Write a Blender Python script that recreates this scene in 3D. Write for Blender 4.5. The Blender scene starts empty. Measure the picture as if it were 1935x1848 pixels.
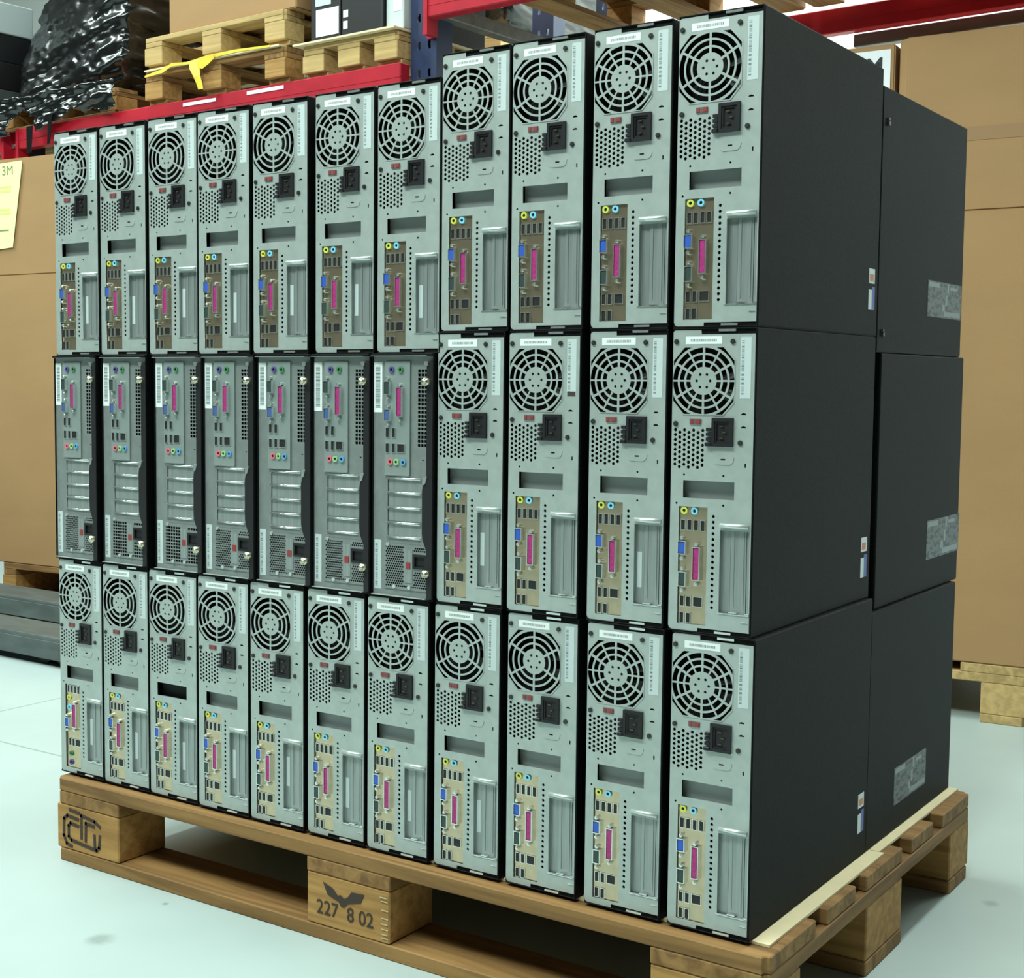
import bpy, bmesh, math, random
from mathutils import Vector, Matrix, noise
random.seed(7)
C = bpy.context.scene.collection
S = bpy.context.scene
MM = 0.001

# ------------------------------------------------------------------ camera
PX_W, PX_H, F_PX = 1935, 1848, 2684.48
cam = bpy.data.objects.new('camera', bpy.data.cameras.new('camera'))
C.objects.link(cam)
S.camera = cam
yaw, pitch, roll = 0.6282, -0.0746, 0.0063
fw = Vector((-math.sin(yaw)*math.cos(pitch), math.cos(yaw)*math.cos(pitch), math.sin(pitch)))
rt = fw.cross(Vector((0, 0, 1))).normalized()
up = rt.cross(fw)
cr, sr = math.cos(roll), math.sin(roll)
r2, u2 = rt*cr + up*sr, up*cr - rt*sr
M = Matrix((r2, u2, -fw)).transposed().to_4x4()
M.translation = Vector((1.789, -1.4605, 0.7706))
cam.matrix_world = M
cam.data.sensor_width = 36.0
cam.data.sensor_fit = 'HORIZONTAL'
cam.data.lens = F_PX*36.0/PX_W
cam.data.shift_x = 162.3/PX_W
cam.data.shift_y = -5.36/PX_W
cam.data.clip_start = 0.05

# ------------------------------------------------------------------ world, lamps, exposure
w = bpy.data.worlds.new('world')
S.world = w
w.use_nodes = True
bg = w.node_tree.nodes['Background']
bg.inputs[0].default_value = (0.80, 1.0, 0.93, 1)
bg.inputs[1].default_value = 0.07
S.view_settings.view_transform = 'Standard'
S.view_settings.look = 'None'
S.view_settings.gamma = 1.0
S.view_settings.use_curve_mapping = False
S.view_settings.exposure = 0.0


def area(name, loc, target, sx, sy, power, col):
    l = bpy.data.lights.new(name, 'AREA')
    l.shape = 'RECTANGLE'
    l.size, l.size_y, l.energy, l.color = sx, sy, power, col
    o = bpy.data.objects.new(name, l)
    o.location = loc
    d = Vector(target) - Vector(loc)
    o.rotation_euler = d.to_track_quat('-Z', 'Y').to_euler()
    C.objects.link(o)
    return o


area('overhead_light', (-0.1, -1.75, 3.5), (0.3, 0.0, 0.7), 2.8, 0.5, 160, (0.84, 1.0, 0.95))
area('overhead_light', (1.33, 0.4, 4.7), (1.33, 0.4, 0), 0.3, 5.0, 140, (0.84, 1.0, 0.95))
area('overhead_light', (-2.9, 0.0, 4.7), (-2.9, 0.0, 0), 0.3, 5.0, 190, (0.84, 1.0, 0.95))
area('overhead_light', (-5.4, -0.3, 4.9), (-4.2, 0.4, 0), 0.5, 5.0, 300, (0.84, 1.0, 0.95))  # added so the black film on the rack catches a highlight
area('overhead_light', (1.2, 4.4, 5.0), (1.2, 5.6, 1.6), 4.0, 0.6, 760, (0.90, 1.0, 0.95))  # added to brighten the back wall; no known lamp there


# ------------------------------------------------------------------ materials
def mat(name, col, rough=0.5, metal=0.0, spec=0.5, var=0.0, vscale=(8, 8, 8), col2=None, bump=0.0, bscale=60.0, detail=4.0, distort=0.0):
    m = bpy.data.materials.new(name)
    m.use_nodes = True
    nt = m.node_tree
    b = nt.nodes['Principled BSDF']
    b.inputs['Base Color'].default_value = (*col, 1)
    b.inputs['Roughness'].default_value = rough
    b.inputs['Metallic'].default_value = metal
    b.inputs['Specular IOR Level'].default_value = spec
    if var or col2 or bump:
        tc = nt.nodes.new('ShaderNodeTexCoord')
        mp = nt.nodes.new('ShaderNodeMapping')
        mp.inputs['Scale'].default_value = vscale
        nt.links.new(tc.outputs['Object'], mp.inputs['Vector'])
        nz = nt.nodes.new('ShaderNodeTexNoise')
        nz.inputs['Scale'].default_value = 1.0
        nz.inputs['Detail'].default_value = detail
        nz.inputs['Distortion'].default_value = distort
        nt.links.new(mp.outputs[0], nz.inputs['Vector'])
        c2 = col2 if col2 else tuple(c*(1-var) for c in col)
        rp = nt.nodes.new('ShaderNodeValToRGB')
        rp.color_ramp.elements[0].position = 0.36
        rp.color_ramp.elements[1].position = 0.66
        rp.color_ramp.elements[0].color = (*c2, 1)
        rp.color_ramp.elements[1].color = (*col, 1)
        nt.links.new(nz.outputs[0], rp.inputs[0])
        nt.links.new(rp.outputs[0], b.inputs['Base Color'])
        if bump:
            n2 = nt.nodes.new('ShaderNodeTexNoise')
            n2.inputs['Scale'].default_value = bscale
            nt.links.new(tc.outputs['Object'], n2.inputs['Vector'])
            bp = nt.nodes.new('ShaderNodeBump')
            bp.inputs['Strength'].default_value = bump
            bp.inputs['Distance'].default_value = 0.002
            nt.links.new(n2.outputs[0], bp.inputs['Height'])
            nt.links.new(bp.outputs[0], b.inputs['Normal'])
    return m


def printed(name, paper, ink, axis, scale, lo=0.45, hi=0.55, rough=0.6, scale2=None):
    """paper printed with rows of fine marks"""
    m = bpy.data.materials.new(name)
    m.use_nodes = True
    nt = m.node_tree
    b = nt.nodes['Principled BSDF']
    b.inputs['Roughness'].default_value = rough
    tc = nt.nodes.new('ShaderNodeTexCoord')
    mp = nt.nodes.new('ShaderNodeMapping')
    sc = [0.0, 0.0, 0.0]
    sc[axis] = scale
    if scale2:
        sc[scale2[0]] = scale2[1]
    mp.inputs['Scale'].default_value = sc
    nt.links.new(tc.outputs['Object'], mp.inputs['Vector'])
    nz = nt.nodes.new('ShaderNodeTexNoise')
    nz.inputs['Scale'].default_value = 1.0
    nz.inputs['Detail'].default_value = 2.0
    nt.links.new(mp.outputs[0], nz.inputs['Vector'])
    rp = nt.nodes.new('ShaderNodeValToRGB')
    rp.color_ramp.elements[0].position = lo
    rp.color_ramp.elements[1].position = hi
    rp.color_ramp.elements[0].color = (*ink, 1)
    rp.color_ramp.elements[1].color = (*paper, 1)
    nt.links.new(nz.outputs[0], rp.inputs[0])
    nt.links.new(rp.outputs[0], b.inputs['Base Color'])
    return m


def wood(name, light, dark, axis, rough=0.7):
    vs = [38, 38, 38]
    vs[axis] = 2.2
    return mat(name, light, rough, 0, 0.3, 0, tuple(vs), dark, 0.35, 90, 6, 1.2)


mt = {}
mt['silver'] = mat('galvanised_steel', (0.455, 0.51, 0.48), 0.42, 0.35, 0.5, 0.10, (60, 60, 60))
mt['silver_dull_shaded'] = mat('dull_shaded_steel', (0.27, 0.30, 0.285), 0.45, 0.35, 0.5, 0.15, (60, 60, 60))  # duller steel of the slim backs, darkened further to carry shade
mt['lever'] = mat('lever_steel', (0.66, 0.71, 0.69), 0.30, 0.6)
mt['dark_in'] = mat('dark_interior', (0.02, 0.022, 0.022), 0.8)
mt['black'] = mat('black_powder_coat', (0.0065, 0.0074, 0.0077), 0.62, 0, 0.11, 0.55, (260, 260, 260), None, 0.10, 500)
mt['plastic'] = mat('black_plastic', (0.012, 0.012, 0.013), 0.45, 0, 0.4)
mt['screw'] = mat('dark_screw', (0.06, 0.06, 0.055), 0.4, 0.6)
mt['bright'] = mat('polished_steel', (0.80, 0.84, 0.82), 0.22, 0.85)
mt['bay'] = mat('bay_steel', (0.30, 0.33, 0.315), 0.5, 0.3)
mt['slot'] = mat('slot_steel', (0.37, 0.41, 0.395), 0.38, 0.5, 0.5, 0.2, (300, 20, 12))
mt['shield'] = mat('connector_shield', (0.66, 0.54, 0.37), 0.27, 0.9, 0.5, 0.12, (90, 90, 90))
mt['shield_grey'] = mat('connector_shield_grey', (0.30, 0.35, 0.33), 0.42, 0.35)
mt['usb'] = mat('socket_black', (0.012, 0.012, 0.012), 0.5)
mt['blue'] = mat('video_blue', (0.03, 0.10, 0.48), 0.45)
mt['blue_dull'] = mat('video_blue_dull', (0.06, 0.11, 0.30), 0.45)
mt['magenta'] = mat('parallel_magenta', (0.50, 0.035, 0.22), 0.45, 0, 0.5, 0.45, (700, 700, 700))
mt['serial'] = mat('serial_dark_green', (0.03, 0.055, 0.045), 0.45)
mt['yellow'] = mat('jack_yellow', (0.62, 0.66, 0.10), 0.4)
mt['cyan'] = mat('jack_blue', (0.22, 0.60, 0.78), 0.4)
mt['pink'] = mat('jack_pink', (0.70, 0.15, 0.20), 0.4)
mt['green'] = mat('jack_green', (0.30, 0.55, 0.25), 0.4)
mt['jblue'] = mat('jack_dark_blue', (0.12, 0.32, 0.55), 0.4)
mt['ps2g'] = mat('keyboard_green', (0.05, 0.22, 0.08), 0.5)
mt['ps2p'] = mat('mouse_purple', (0.08, 0.07, 0.24), 0.5)
mt['red'] = mat('switch_red', (0.30, 0.035, 0.035), 0.45)
mt['red_dark'] = mat('switch_body', (0.15, 0.085, 0.08), 0.5)
mt['white'] = mat('white_label', (0.82, 0.86, 0.84), 0.6)
mt['barcode_h'] = printed('printed_label_row', (0.78, 0.82, 0.80), (0.16, 0.17, 0.17), 0, 1100, 0.42, 0.6)
mt['barcode_v'] = printed('printed_label_column', (0.54, 0.61, 0.60), (0.16, 0.19, 0.19), 2, 420, 0.43, 0.57)
mt['sticker'] = mat('pale_sticker', (0.54, 0.61, 0.60), 0.55)
mt['reg'] = printed('regulatory_print', (0.022, 0.026, 0.028), (0.11, 0.13, 0.135), 2, 160, 0.47, 0.6, 0.5, (1, 60))
mt['reg2'] = mat('regulatory_white', (0.27, 0.30, 0.31), 0.5)
mt['orange'] = mat('label_orange', (0.70, 0.22, 0.12), 0.5)
mt['labelblue'] = mat('label_blue', (0.10, 0.12, 0.45), 0.5)
mt['thumb'] = mat('thumbscrew_brass', (0.72, 0.68, 0.50), 0.28, 0.9)
mt['pin'] = mat('dull_brass', (0.10, 0.085, 0.05), 0.4, 0.6)
mt['wood_x'] = wood('pallet_wood_long', (0.36, 0.195, 0.068), (0.175, 0.09, 0.030), 0)
mt['wood_y'] = wood('pallet_wood_cross', (0.35, 0.19, 0.066), (0.175, 0.088, 0.030), 1)
mt['wood_b'] = mat('pallet_wood_block', (0.50, 0.275, 0.088), 0.7, 0, 0.3, 0, (5, 60, 75), (0.32, 0.165, 0.050), 0.3, 90, 5, 0.35)
mt['wood_pale'] = wood('pallet_wood_pale', (0.56, 0.39, 0.165), (0.38, 0.25, 0.10), 0)
mt['wood_paleb'] = mat('pallet_block_pale', (0.60, 0.41, 0.17), 0.7, 0, 0.3, 0, (5, 60, 75), (0.46, 0.30, 0.12), 0.2, 90, 5, 0.35)
mt['ink'] = mat('brand_ink', (0.045, 0.032, 0.022), 0.8)
mt['nail'] = mat('pale_tan', (0.6, 0.48, 0.25), 0.4, 0.3)  # pale tan for the small bars on the middle block
mt['sheet'] = mat('cream_board', (0.82, 0.69, 0.43), 0.7, 0, 0.3, 0.06, (20, 20, 20))
mt['carton'] = mat('brown_cardboard', (0.40, 0.232, 0.105), 0.75, 0, 0.25, 0.07, (3, 3, 9), None, 0.15, 300)
mt['carton_tape'] = mat('brown_tape', (0.33, 0.19, 0.09), 0.6, 0, 0.3)
mt['rack_red'] = mat('rack_red_paint', (0.46, 0.010, 0.026), 0.42, 0, 0.35, 0.2, (12, 12, 12))
mt['rack_blue'] = mat('rack_blue_paint', (0.020, 0.034, 0.095), 0.45, 0, 0.45, 0.25, (20, 20, 20))
mt['steel_grey'] = mat('grey_steel', (0.20, 0.19, 0.18), 0.5, 0.5, 0.5, 0.3, (6, 30, 30))
mt['wrap'] = mat('black_stretch_film', (0.006, 0.007, 0.007), 0.21, 0, 0.8, 0.1, (20, 20, 20), None, 0.22, 45)
mt['yellow_tape'] = mat('yellow_strap', (0.85, 0.62, 0.06), 0.4, 0, 0.5, 0.15, (30, 30, 30))
mt['yellow_paper'] = mat('yellow_paper', (0.86, 0.90, 0.42), 0.7)
mt['white_paper'] = mat('white_paper', (0.88, 0.90, 0.92), 0.7)
mt['print_green'] = mat('green_print', (0.20, 0.26, 0.10), 0.7)
mt['print_pale'] = mat('pale_print', (0.70, 0.72, 0.22), 0.7)
mt['print_black'] = mat('black_print', (0.02, 0.03, 0.03), 0.7)
mt['truck'] = mat('truck_grey_paint', (0.105, 0.125, 0.12), 0.45, 0.2, 0.5, 0.3, (10, 30, 30))
mt['wall'] = mat('white_wall', (0.80, 0.84, 0.80), 0.8, 0, 0.3, 0.05, (1, 1, 1))


# ------------------------------------------------------------------ mesh helpers
def bm_box(bm, x0, x1, y0, y1, z0, z1, bev=0.0, seg=2, mi=0):
    r = bmesh.ops.create_cube(bm, size=1.0)
    vs = r['verts']
    for v in vs:
        v.co = Vector((x0 if v.co.x < 0 else x1, y0 if v.co.y < 0 else y1, z0 if v.co.z < 0 else z1))
    fs = list({f for v in vs for f in v.link_faces})
    for f in fs:
        f.material_index = mi
    if bev:
        es = list({e for v in vs for e in v.link_edges})
        rr = bmesh.ops.bevel(bm, geom=es, offset=bev, segments=seg, affect='EDGES', profile=0.5)
        for f in rr['faces']:
            f.material_index = mi


def bm_cyl(bm, c, r, depth, axis='y', n=20, r2=None, mi=0, bev=0.0):
    """cylinder whose -axis end is at c, running +axis by depth"""
    r2 = r if r2 is None else r2
    rr = bmesh.ops.create_cone(bm, cap_ends=True, segments=n, radius1=r, radius2=r2, depth=depth)
    rot = {'z': Matrix.Identity(3), 'y': Matrix.Rotation(-math.pi/2, 3, 'X'), 'x': Matrix.Rotation(math.pi/2, 3, 'Y')}[axis]
    off = {'z': Vector((0, 0, 1)), 'y': Vector((0, 1, 0)), 'x': Vector((1, 0, 0))}[axis]*depth/2
    for v in rr['verts']:
        v.co = rot @ v.co + off + Vector(c)
    for f in {f for v in rr['verts'] for f in v.link_faces}:
        f.material_index = mi


def to_mesh(bm, name, mats, smooth=False):
    bmesh.ops.recalc_face_normals(bm, faces=bm.faces)
    me = bpy.data.meshes.new(name)
    bm.to_mesh(me)
    bm.free()
    for m in mats:
        me.materials.append(m)
    if smooth:
        for p in me.polygons:
            p.use_smooth = True
    return me


def plate(name, loops, thick, m, y0=0.0, scale=MM):
    """flat sheet in the XZ plane, real openings cut by the inner loops; front at y0, back at y0+thick"""
    cu = bpy.data.curves.new(name, 'CURVE')
    cu.dimensions = '2D'
    cu.fill_mode = 'BOTH'
    cu.extrude = thick/2
    for lp in loops:
        sp = cu.splines.new('POLY')
        sp.points.add(len(lp)-1)
        for p, (a, b) in zip(sp.points, lp):
            p.co = (a*scale, b*scale, 0, 1)
        sp.use_cyclic_u = True
    ob = bpy.data.objects.new(name, cu)
    C.objects.link(ob)
    dg = bpy.context.evaluated_depsgraph_get()
    me = bpy.data.meshes.new_from_object(ob.evaluated_get(dg))
    bpy.data.objects.remove(ob)
    bpy.data.curves.remove(cu)
    me.transform(Matrix.Translation((0, y0+thick/2, 0)) @ Matrix.Rotation(math.pi/2, 4, 'X'))
    me.name = name
    me.materials.clear()
    me.materials.append(m)
    return me


def text_mesh(name, s, size, m, thick=0.0004, bold=0.0):
    cu = bpy.data.curves.new(name, 'FONT')
    cu.body = s
    cu.size = size
    cu.extrude = thick/2
    cu.offset = bold
    cu.align_x = 'CENTER'
    cu.align_y = 'CENTER'
    ob = bpy.data.objects.new(name, cu)
    C.objects.link(ob)
    dg = bpy.context.evaluated_depsgraph_get()
    me = bpy.data.meshes.new_from_object(ob.evaluated_get(dg))
    bpy.data.objects.remove(ob)
    bpy.data.curves.remove(cu)
    me.transform(Matrix.Rotation(math.pi/2, 4, 'X'))
    me.name = name
    me.materials.clear()
    me.materials.append(m)
    return me


def obj(name, me, parent=None, loc=None, rot=None):
    o = bpy.data.objects.new(name, me)
    C.objects.link(o)
    if parent:
        o.parent = parent
    if loc:
        o.location = loc
    if rot:
        o.rotation_euler = rot
    return o


def tag(o, label, cat, group=None, kind=None):
    if label:
        o['label'] = label
    if cat:
        o['category'] = cat
    if group:
        o['group'] = group
    if kind:
        o['kind'] = kind
    return o


def thing(name, label, cat, loc=(0, 0, 0), rz=0.0, group=None):
    o = bpy.data.objects.new(name, None)
    C.objects.link(o)
    o.location = loc
    o.rotation_euler = (0, 0, rz)
    o.empty_display_size = 0.05
    return tag(o, label, cat, group)


def struct(name, me):
    o = obj(name, me)
    o['kind'] = 'structure'
    return o


def box_mesh(name, x0, x1, y0, y1, z0, z1, m, bev=0.0, seg=2):
    bm = bmesh.new()
    bm_box(bm, x0, x1, y0, y1, z0, z1, bev, seg)
    return to_mesh(bm, name, [m])


def circ(cx, cy, r, n=12, a0=0.0):
    return [(cx+r*math.cos(a0+2*math.pi*k/n), cy+r*math.sin(a0+2*math.pi*k/n)) for k in range(n)]


def rect(x0, x1, y0, y1):
    return [(x0, y0), (x1, y0), (x1, y1), (x0, y1)]


# ------------------------------------------------------------------ the setting
def floor_material():
    m = bpy.data.materials.new('painted_concrete')
    m.use_nodes = True
    nt = m.node_tree
    b = nt.nodes['Principled BSDF']
    b.inputs['Roughness'].default_value = 0.42
    tc = nt.nodes.new('ShaderNodeTexCoord')
    nz = nt.nodes.new('ShaderNodeTexNoise')
    nz.inputs['Scale'].default_value = 2.4
    nz.inputs['Detail'].default_value = 6
    nt.links.new(tc.outputs['Object'], nz.inputs['Vector'])
    rp = nt.nodes.new('ShaderNodeValToRGB')
    rp.color_ramp.elements[0].position = 0.3
    rp.color_ramp.elements[1].position = 0.7
    rp.color_ramp.elements[0].color = (0.39, 0.462, 0.445, 1)
    rp.color_ramp.elements[1].color = (0.445, 0.527, 0.508, 1)
    nt.links.new(nz.outputs[0], rp.inputs[0])
    last = rp.outputs[0]
    sep = nt.nodes.new('ShaderNodeSeparateXYZ')
    nt.links.new(tc.outputs['Object'], sep.inputs[0])

    def math_node(op, a, bb=None, c=None):
        n = nt.nodes.new('ShaderNodeMath')
        n.operation = op
        for i, v in enumerate((a, bb, c)):
            if v is None:
                continue
            if isinstance(v, (int, float)):
                n.inputs[i].default_value = v
            else:
                nt.links.new(v, n.inputs[i])
        return n.outputs[0]

    def darken(last, mask, col, amt):
        mx = nt.nodes.new('ShaderNodeMix')
        mx.data_type = 'RGBA'
        f = math_node('MULTIPLY', mask, amt)
        nt.links.new(f, mx.inputs[0])
        nt.links.new(last, mx.inputs[6])
        mx.inputs[7].default_value = (*col, 1)
        return mx.outputs[2]
    # joints between the slabs
    for ax, off, per in ((0, 0.908, 2.4), (1, -0.41, 2.4)):
        v = math_node('ADD', sep.outputs[ax], off)
        v = math_node('ADD', v, per*20+per/2)
        v = math_node('MODULO', v, per)
        v = math_node('ABSOLUTE', math_node('SUBTRACT', v, per/2))
        msk = math_node('MULTIPLY', math_node('LESS_THAN', v, 0.0028), math_node('LESS_THAN', sep.outputs[0], -0.25))
        last = darken(last, msk, (0.22, 0.26, 0.24), 0.75)
    # scuffs and oil spots
    for (x, y, r, amt) in ((0.31, -0.182, 0.022, 0.55), (0.285, -0.035, 0.006, 0.8), (1.261, 0.702, 0.014, 0.55), (0.36, 0.0, 0.004, 0.7), (1.36, 1.02, 0.02, 0.3), (-1.1, 0.62, 0.05, 0.12), (1.5, 0.75, 0.02, 0.25)):
        vm = nt.nodes.new('ShaderNodeVectorMath')
        vm.operation = 'DISTANCE'
        vm.inputs[1].default_value = (x, y, 0)
        nt.links.new(tc.outputs['Object'], vm.inputs[0])
        n2 = nt.nodes.new('ShaderNodeTexNoise')
        n2.inputs['Scale'].default_value = 60
        nt.links.new(tc.outputs['Object'], n2.inputs['Vector'])
        dd = math_node('DIVIDE', vm.outputs['Value'], r)
        dd = math_node('ADD', dd, math_node('MULTIPLY', n2.outputs[0], 0.9))
        mr = nt.nodes.new('ShaderNodeMapRange')
        mr.inputs[1].default_value = 0.8
        mr.inputs[2].default_value = 1.6
        mr.inputs[3].default_value = 1.0
        mr.inputs[4].default_value = 0.0
        nt.links.new(dd, mr.inputs[0])
        last = darken(last, mr.outputs[0], (0.20, 0.23, 0.21), amt)
    nt.links.new(last, b.inputs['Base Color'])
    return m


struct('floor', box_mesh('floor', -9, 8, -6, 10, -0.12, 0.0, floor_material()))
struct('wall_back', box_mesh('wall_back', -9, 8, 6.0, 6.15, 0.0, 5.6, mt['wall']))

# ------------------------------------------------------------------ pallets
KZ = 0.93


def make_pallet(label, group=None, L=1.2, D=0.8, kz=KZ, wx='wood_x', wy='wood_y', wb='wood_b', loc=(0, 0, 0), rz=0.0, top_boards=5, bw=None, seed=1, bottom='x', out=None):
    """deck boards run along local X, stringers along Y; nine blocks; three bottom boards"""
    t = thing('pallet', label, 'pallet', loc, rz, group)
    rnd = random.Random(seed)
    k = L/1.2
    kd = D/0.8
    zb, zk, zs, zt = 0.022*kz, 0.100*kz, 0.122*kz, 0.144*kz
    e_w = 0.145*kd if bw is None else bw
    m_w = 0.10*kd if bw is None else bw
    out = out or (0.10*kd if bw is None else bw)

    def board(name, x0, x1, y0, y1, z0, z1, m, cham=0.0, bev=0.0015):
        bm = bmesh.new()
        bm_box(bm, x0, x1, y0, y1, z0, z1)
        if cham:
            es = []
            for e in bm.edges:
                a, c = e.verts
                if abs(a.co.x-c.co.x) < 1e-6 and abs(a.co.y-c.co.y) < 1e-6:
                    q = (abs(a.co.x) < 1e-6 or abs(a.co.x-L) < 1e-6) and (abs(a.co.y) < 1e-6 or abs(a.co.y-D) < 1e-6)
                    if q:
                        es.append(e)
            if es:
                bmesh.ops.bevel(bm, geom=es, offset=cham, segments=3, affect='EDGES')
        if bev:
            bmesh.ops.bevel(bm, geom=[e for e in bm.edges if e.calc_face_angle(0) > 1.0], offset=bev, segments=1, affect='EDGES')
        return obj(name, to_mesh(bm, name, [m]), t)
    # deck boards
    if top_boards == 5:
        gap = (D-2*e_w-e_w-2*m_w)/4
        ys = []
        y = 0
        for wd in (e_w, m_w, e_w, m_w, e_w):
            ys.append((y, y+wd))
            y += wd+gap
    else:
        wd = D/(top_boards*1.35)
        gap = (D-top_boards*wd)/(top_boards-1)
        ys = [(i*(wd+gap), i*(wd+gap)+wd) for i in range(top_boards)]
    for i, (a, c) in enumerate(ys):
        j = rnd.uniform(-0.002, 0.002)
        edge = i in (0, len(ys)-1)
        board('deck_board', 0 if edge else 0.001+abs(j), L if edge else L-0.001-abs(j), a, c, zs, zt, mt[wx], 0.007 if edge else 0)
    xs = [(0, 0.145*k), (0.5275*k, 0.6725*k), (L-0.145*k, L)] if bw is None else [(0, bw), (L/2-bw/2, L/2+bw/2), (L-bw, L)]
    yb = [(0, out), (D/2-e_w/2, D/2+e_w/2), (D-out, D)]
    for a, c in xs:
        board('stringer_board', a, c, 0.0, D, zk, zs-0.0003, mt[wy], 0.007)
    blocks = []
    for a, c in xs:
        for p, q in yb:
            blocks.append(board('block', a+0.0005, c-0.0005, p+0.0005, q-0.0005, zb, zk-0.0003, mt[wb], 0.0, 0.002))
    if bottom == 'x':
        for p, q in yb:
            board('bottom_board', 0, L, p, q, 0.0, zb-0.0003, mt[wx], 0.008)
    else:
        for p, q in xs:
            board('bottom_board', p, q, 0.02, D-0.02, 0.0, zb-0.0003, mt[wy], 0)
    return t, blocks, zt


pal, pal_blocks, PZ = make_pallet('wooden pallet on the floor carrying the stack of computers', seed=3)

# burnt-in marks on the front face of the left and middle front blocks
def strokes(name, segs, wd, m, parent, y):
    bm = bmesh.new()
    for pts in segs:
        for (a, b), (c, d) in zip(pts, pts[1:]):
            v = Vector((c-a, 0, d-b))
            ln = v.length
            ang = math.atan2(d-b, c-a)
            r = bmesh.ops.create_cube(bm, size=1.0)
            for q in r['verts']:
                p = Vector((q.co.x*(ln+wd*0.8), q.co.y*0.0006, q.co.z*wd))
                p = Matrix.Rotation(-ang, 3, 'Y') @ p
                q.co = p + Vector(((a+c)/2, y, (b+d)/2))
    return obj(name, to_mesh(bm, name, [m]), parent)


def sc(pts):   # oval railway mark, local block millimetres -> metres
    return [(0.012+p[0]*0.098, 0.0235+p[1]*0.062) for p in pts]


logo = [sc([(0.20, 1.0), (0.42, 0.97)]),
        sc([(0.40, 0.80), (0.14, 0.84), (0.06, 0.74), (0.05, 0.30), (0.12, 0.10), (0.24, 0.06)]),
        sc([(0.40, 0.62), (0.22, 0.66), (0.17, 0.58), (0.17, 0.30), (0.24, 0.22), (0.84, 0.13), (0.90, 0.22), (0.92, 0.52)]),
        sc([(0.48, 0.34), (0.48, 0.93), (0.80, 0.86), (0.92, 0.76)]),
        sc([(0.58, 0.30), (0.59, 0.76), (0.78, 0.73)]),
        sc([(0.79, 0.50), (0.80, 0.22)])]
strokes('burnt_oval_mark', logo, 0.0052, mt['ink'], pal_blocks[0], -0.0001)
bx = 0.5275
wing = plate('wing_mark', [[(18, 82), (36, 76), (44, 68), (49, 70), (55, 66), (62, 70), (68, 78), (90, 79), (84, 66), (62, 61), (56, 54), (50, 54), (46, 60), (26, 66)]], 0.0006, mt['ink'], -0.0004)
obj('burnt_wing_mark', wing, pal_blocks[3], (bx+0.012, 0, 0.0005))
tx = text_mesh('burnt_number', '227  8 02', 0.0285, mt['ink'], 0.0006)
o = obj('burnt_number', tx, pal_blocks[3], (bx+0.068, -0.0001, 0.0455))
o.scale = (0.92, 1, 1)
nb = bmesh.new()
for kx, kz in ((0.136, 0.083), (0.138, 0.078), (0.139, 0.066), (0.139, 0.055), (0.138, 0.047), (0.139, 0.040), (0.138, 0.033), (0.139, 0.028)):
    bm_box(nb, bx+kx-0.007, bx+kx+0.004, -0.0006, 0.0, kz-0.0008, kz+0.0008)
obj('splinter', to_mesh(nb, 'splinter', [mt['nail']]), pal_blocks[3])

# board sheets laid on the pallet deck
SHZ = PZ+0.0004
sh1 = obj('board_sheet', box_mesh('board_sheet', 0.010, 1.189, 0.030, 0.424, SHZ, SHZ+0.0032, mt['sheet']))
tag(sh1, 'cream fibreboard sheet under the front computers on the wooden pallet', 'board sheet', 'fibreboard sheets on the pallet')
sh2 = obj('board_sheet', box_mesh('board_sheet', 0.010, 1.182, 0.4255, 0.798, SHZ, SHZ+0.0032, mt['sheet']))
tag(sh2, 'cream fibreboard sheet under the rear computers on the wooden pallet', 'board sheet', 'fibreboard sheets on the pallet')

# ------------------------------------------------------------------ tower computer, seen from the back
H, W, DEP = 346.5, 102.5, 388.0        # millimetres
U0, V0 = 0.7, 344.3                    # origin of the measured face


def fc(lp):
    return [(U0+a, V0+b) for a, b in lp]


def arc(cx, cy, r, a, b, n):
    return [(cx+r*math.cos(a+(b-a)*k/n), cy+r*math.sin(a+(b-a)*k/n)) for k in range(n+1)]


FX, FY = 38.2, -57.3


def grille_holes(dense):
    out = []
    rings = ((15.8, 21.2), (23.6, 29.2), (31.6, 37.4))
    main = [math.radians(90+60*k) for k in range(6)]
    for ri, (ra, rb) in enumerate(rings):
        spk = [(a, 1.35) for a in main]
        if dense:
            spk += [(a+math.radians(30), 1.0) for a in main]
        spk.sort()
        for i, (a, wa) in enumerate(spk):
            b, wb = spk[(i+1) % len(spk)]
            if b < a:
                b += 2*math.pi
            n = 6 if dense else 10
            inner = arc(FX, FY, ra, a+math.asin(wa/ra), b-math.asin(wb/ra), n)
            outer = arc(FX, FY, rb, a+math.asin(wa/rb), b-math.asin(wb/rb), n)
            out.append(inner+outer[::-1])
    for k in range(4):
        pts = [(15.5, 37.5), (23.8, 37.5), (37.0, 22.6), (37.0, 16.0)]
        ar = arc(0, 0, 40.3, math.radians(23.5), math.radians(67.5), 8)
        lp = [(15.5, 37.5), (23.8, 37.5), (37.0, 22.6), (37.0, 16.2)] + ar[0:]
        c, s = (1, -1)[k % 2], (1, -1)[k//2]
        out.append([(FX+c*x, FY+s*y) for x, y in lp])
    for k in range(6):
        a = math.radians(30+60*k+30)
        out.append(circ(FX+8.2*math.cos(a), FY+8.2*math.sin(a), 1.75, 8))
    return out


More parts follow.
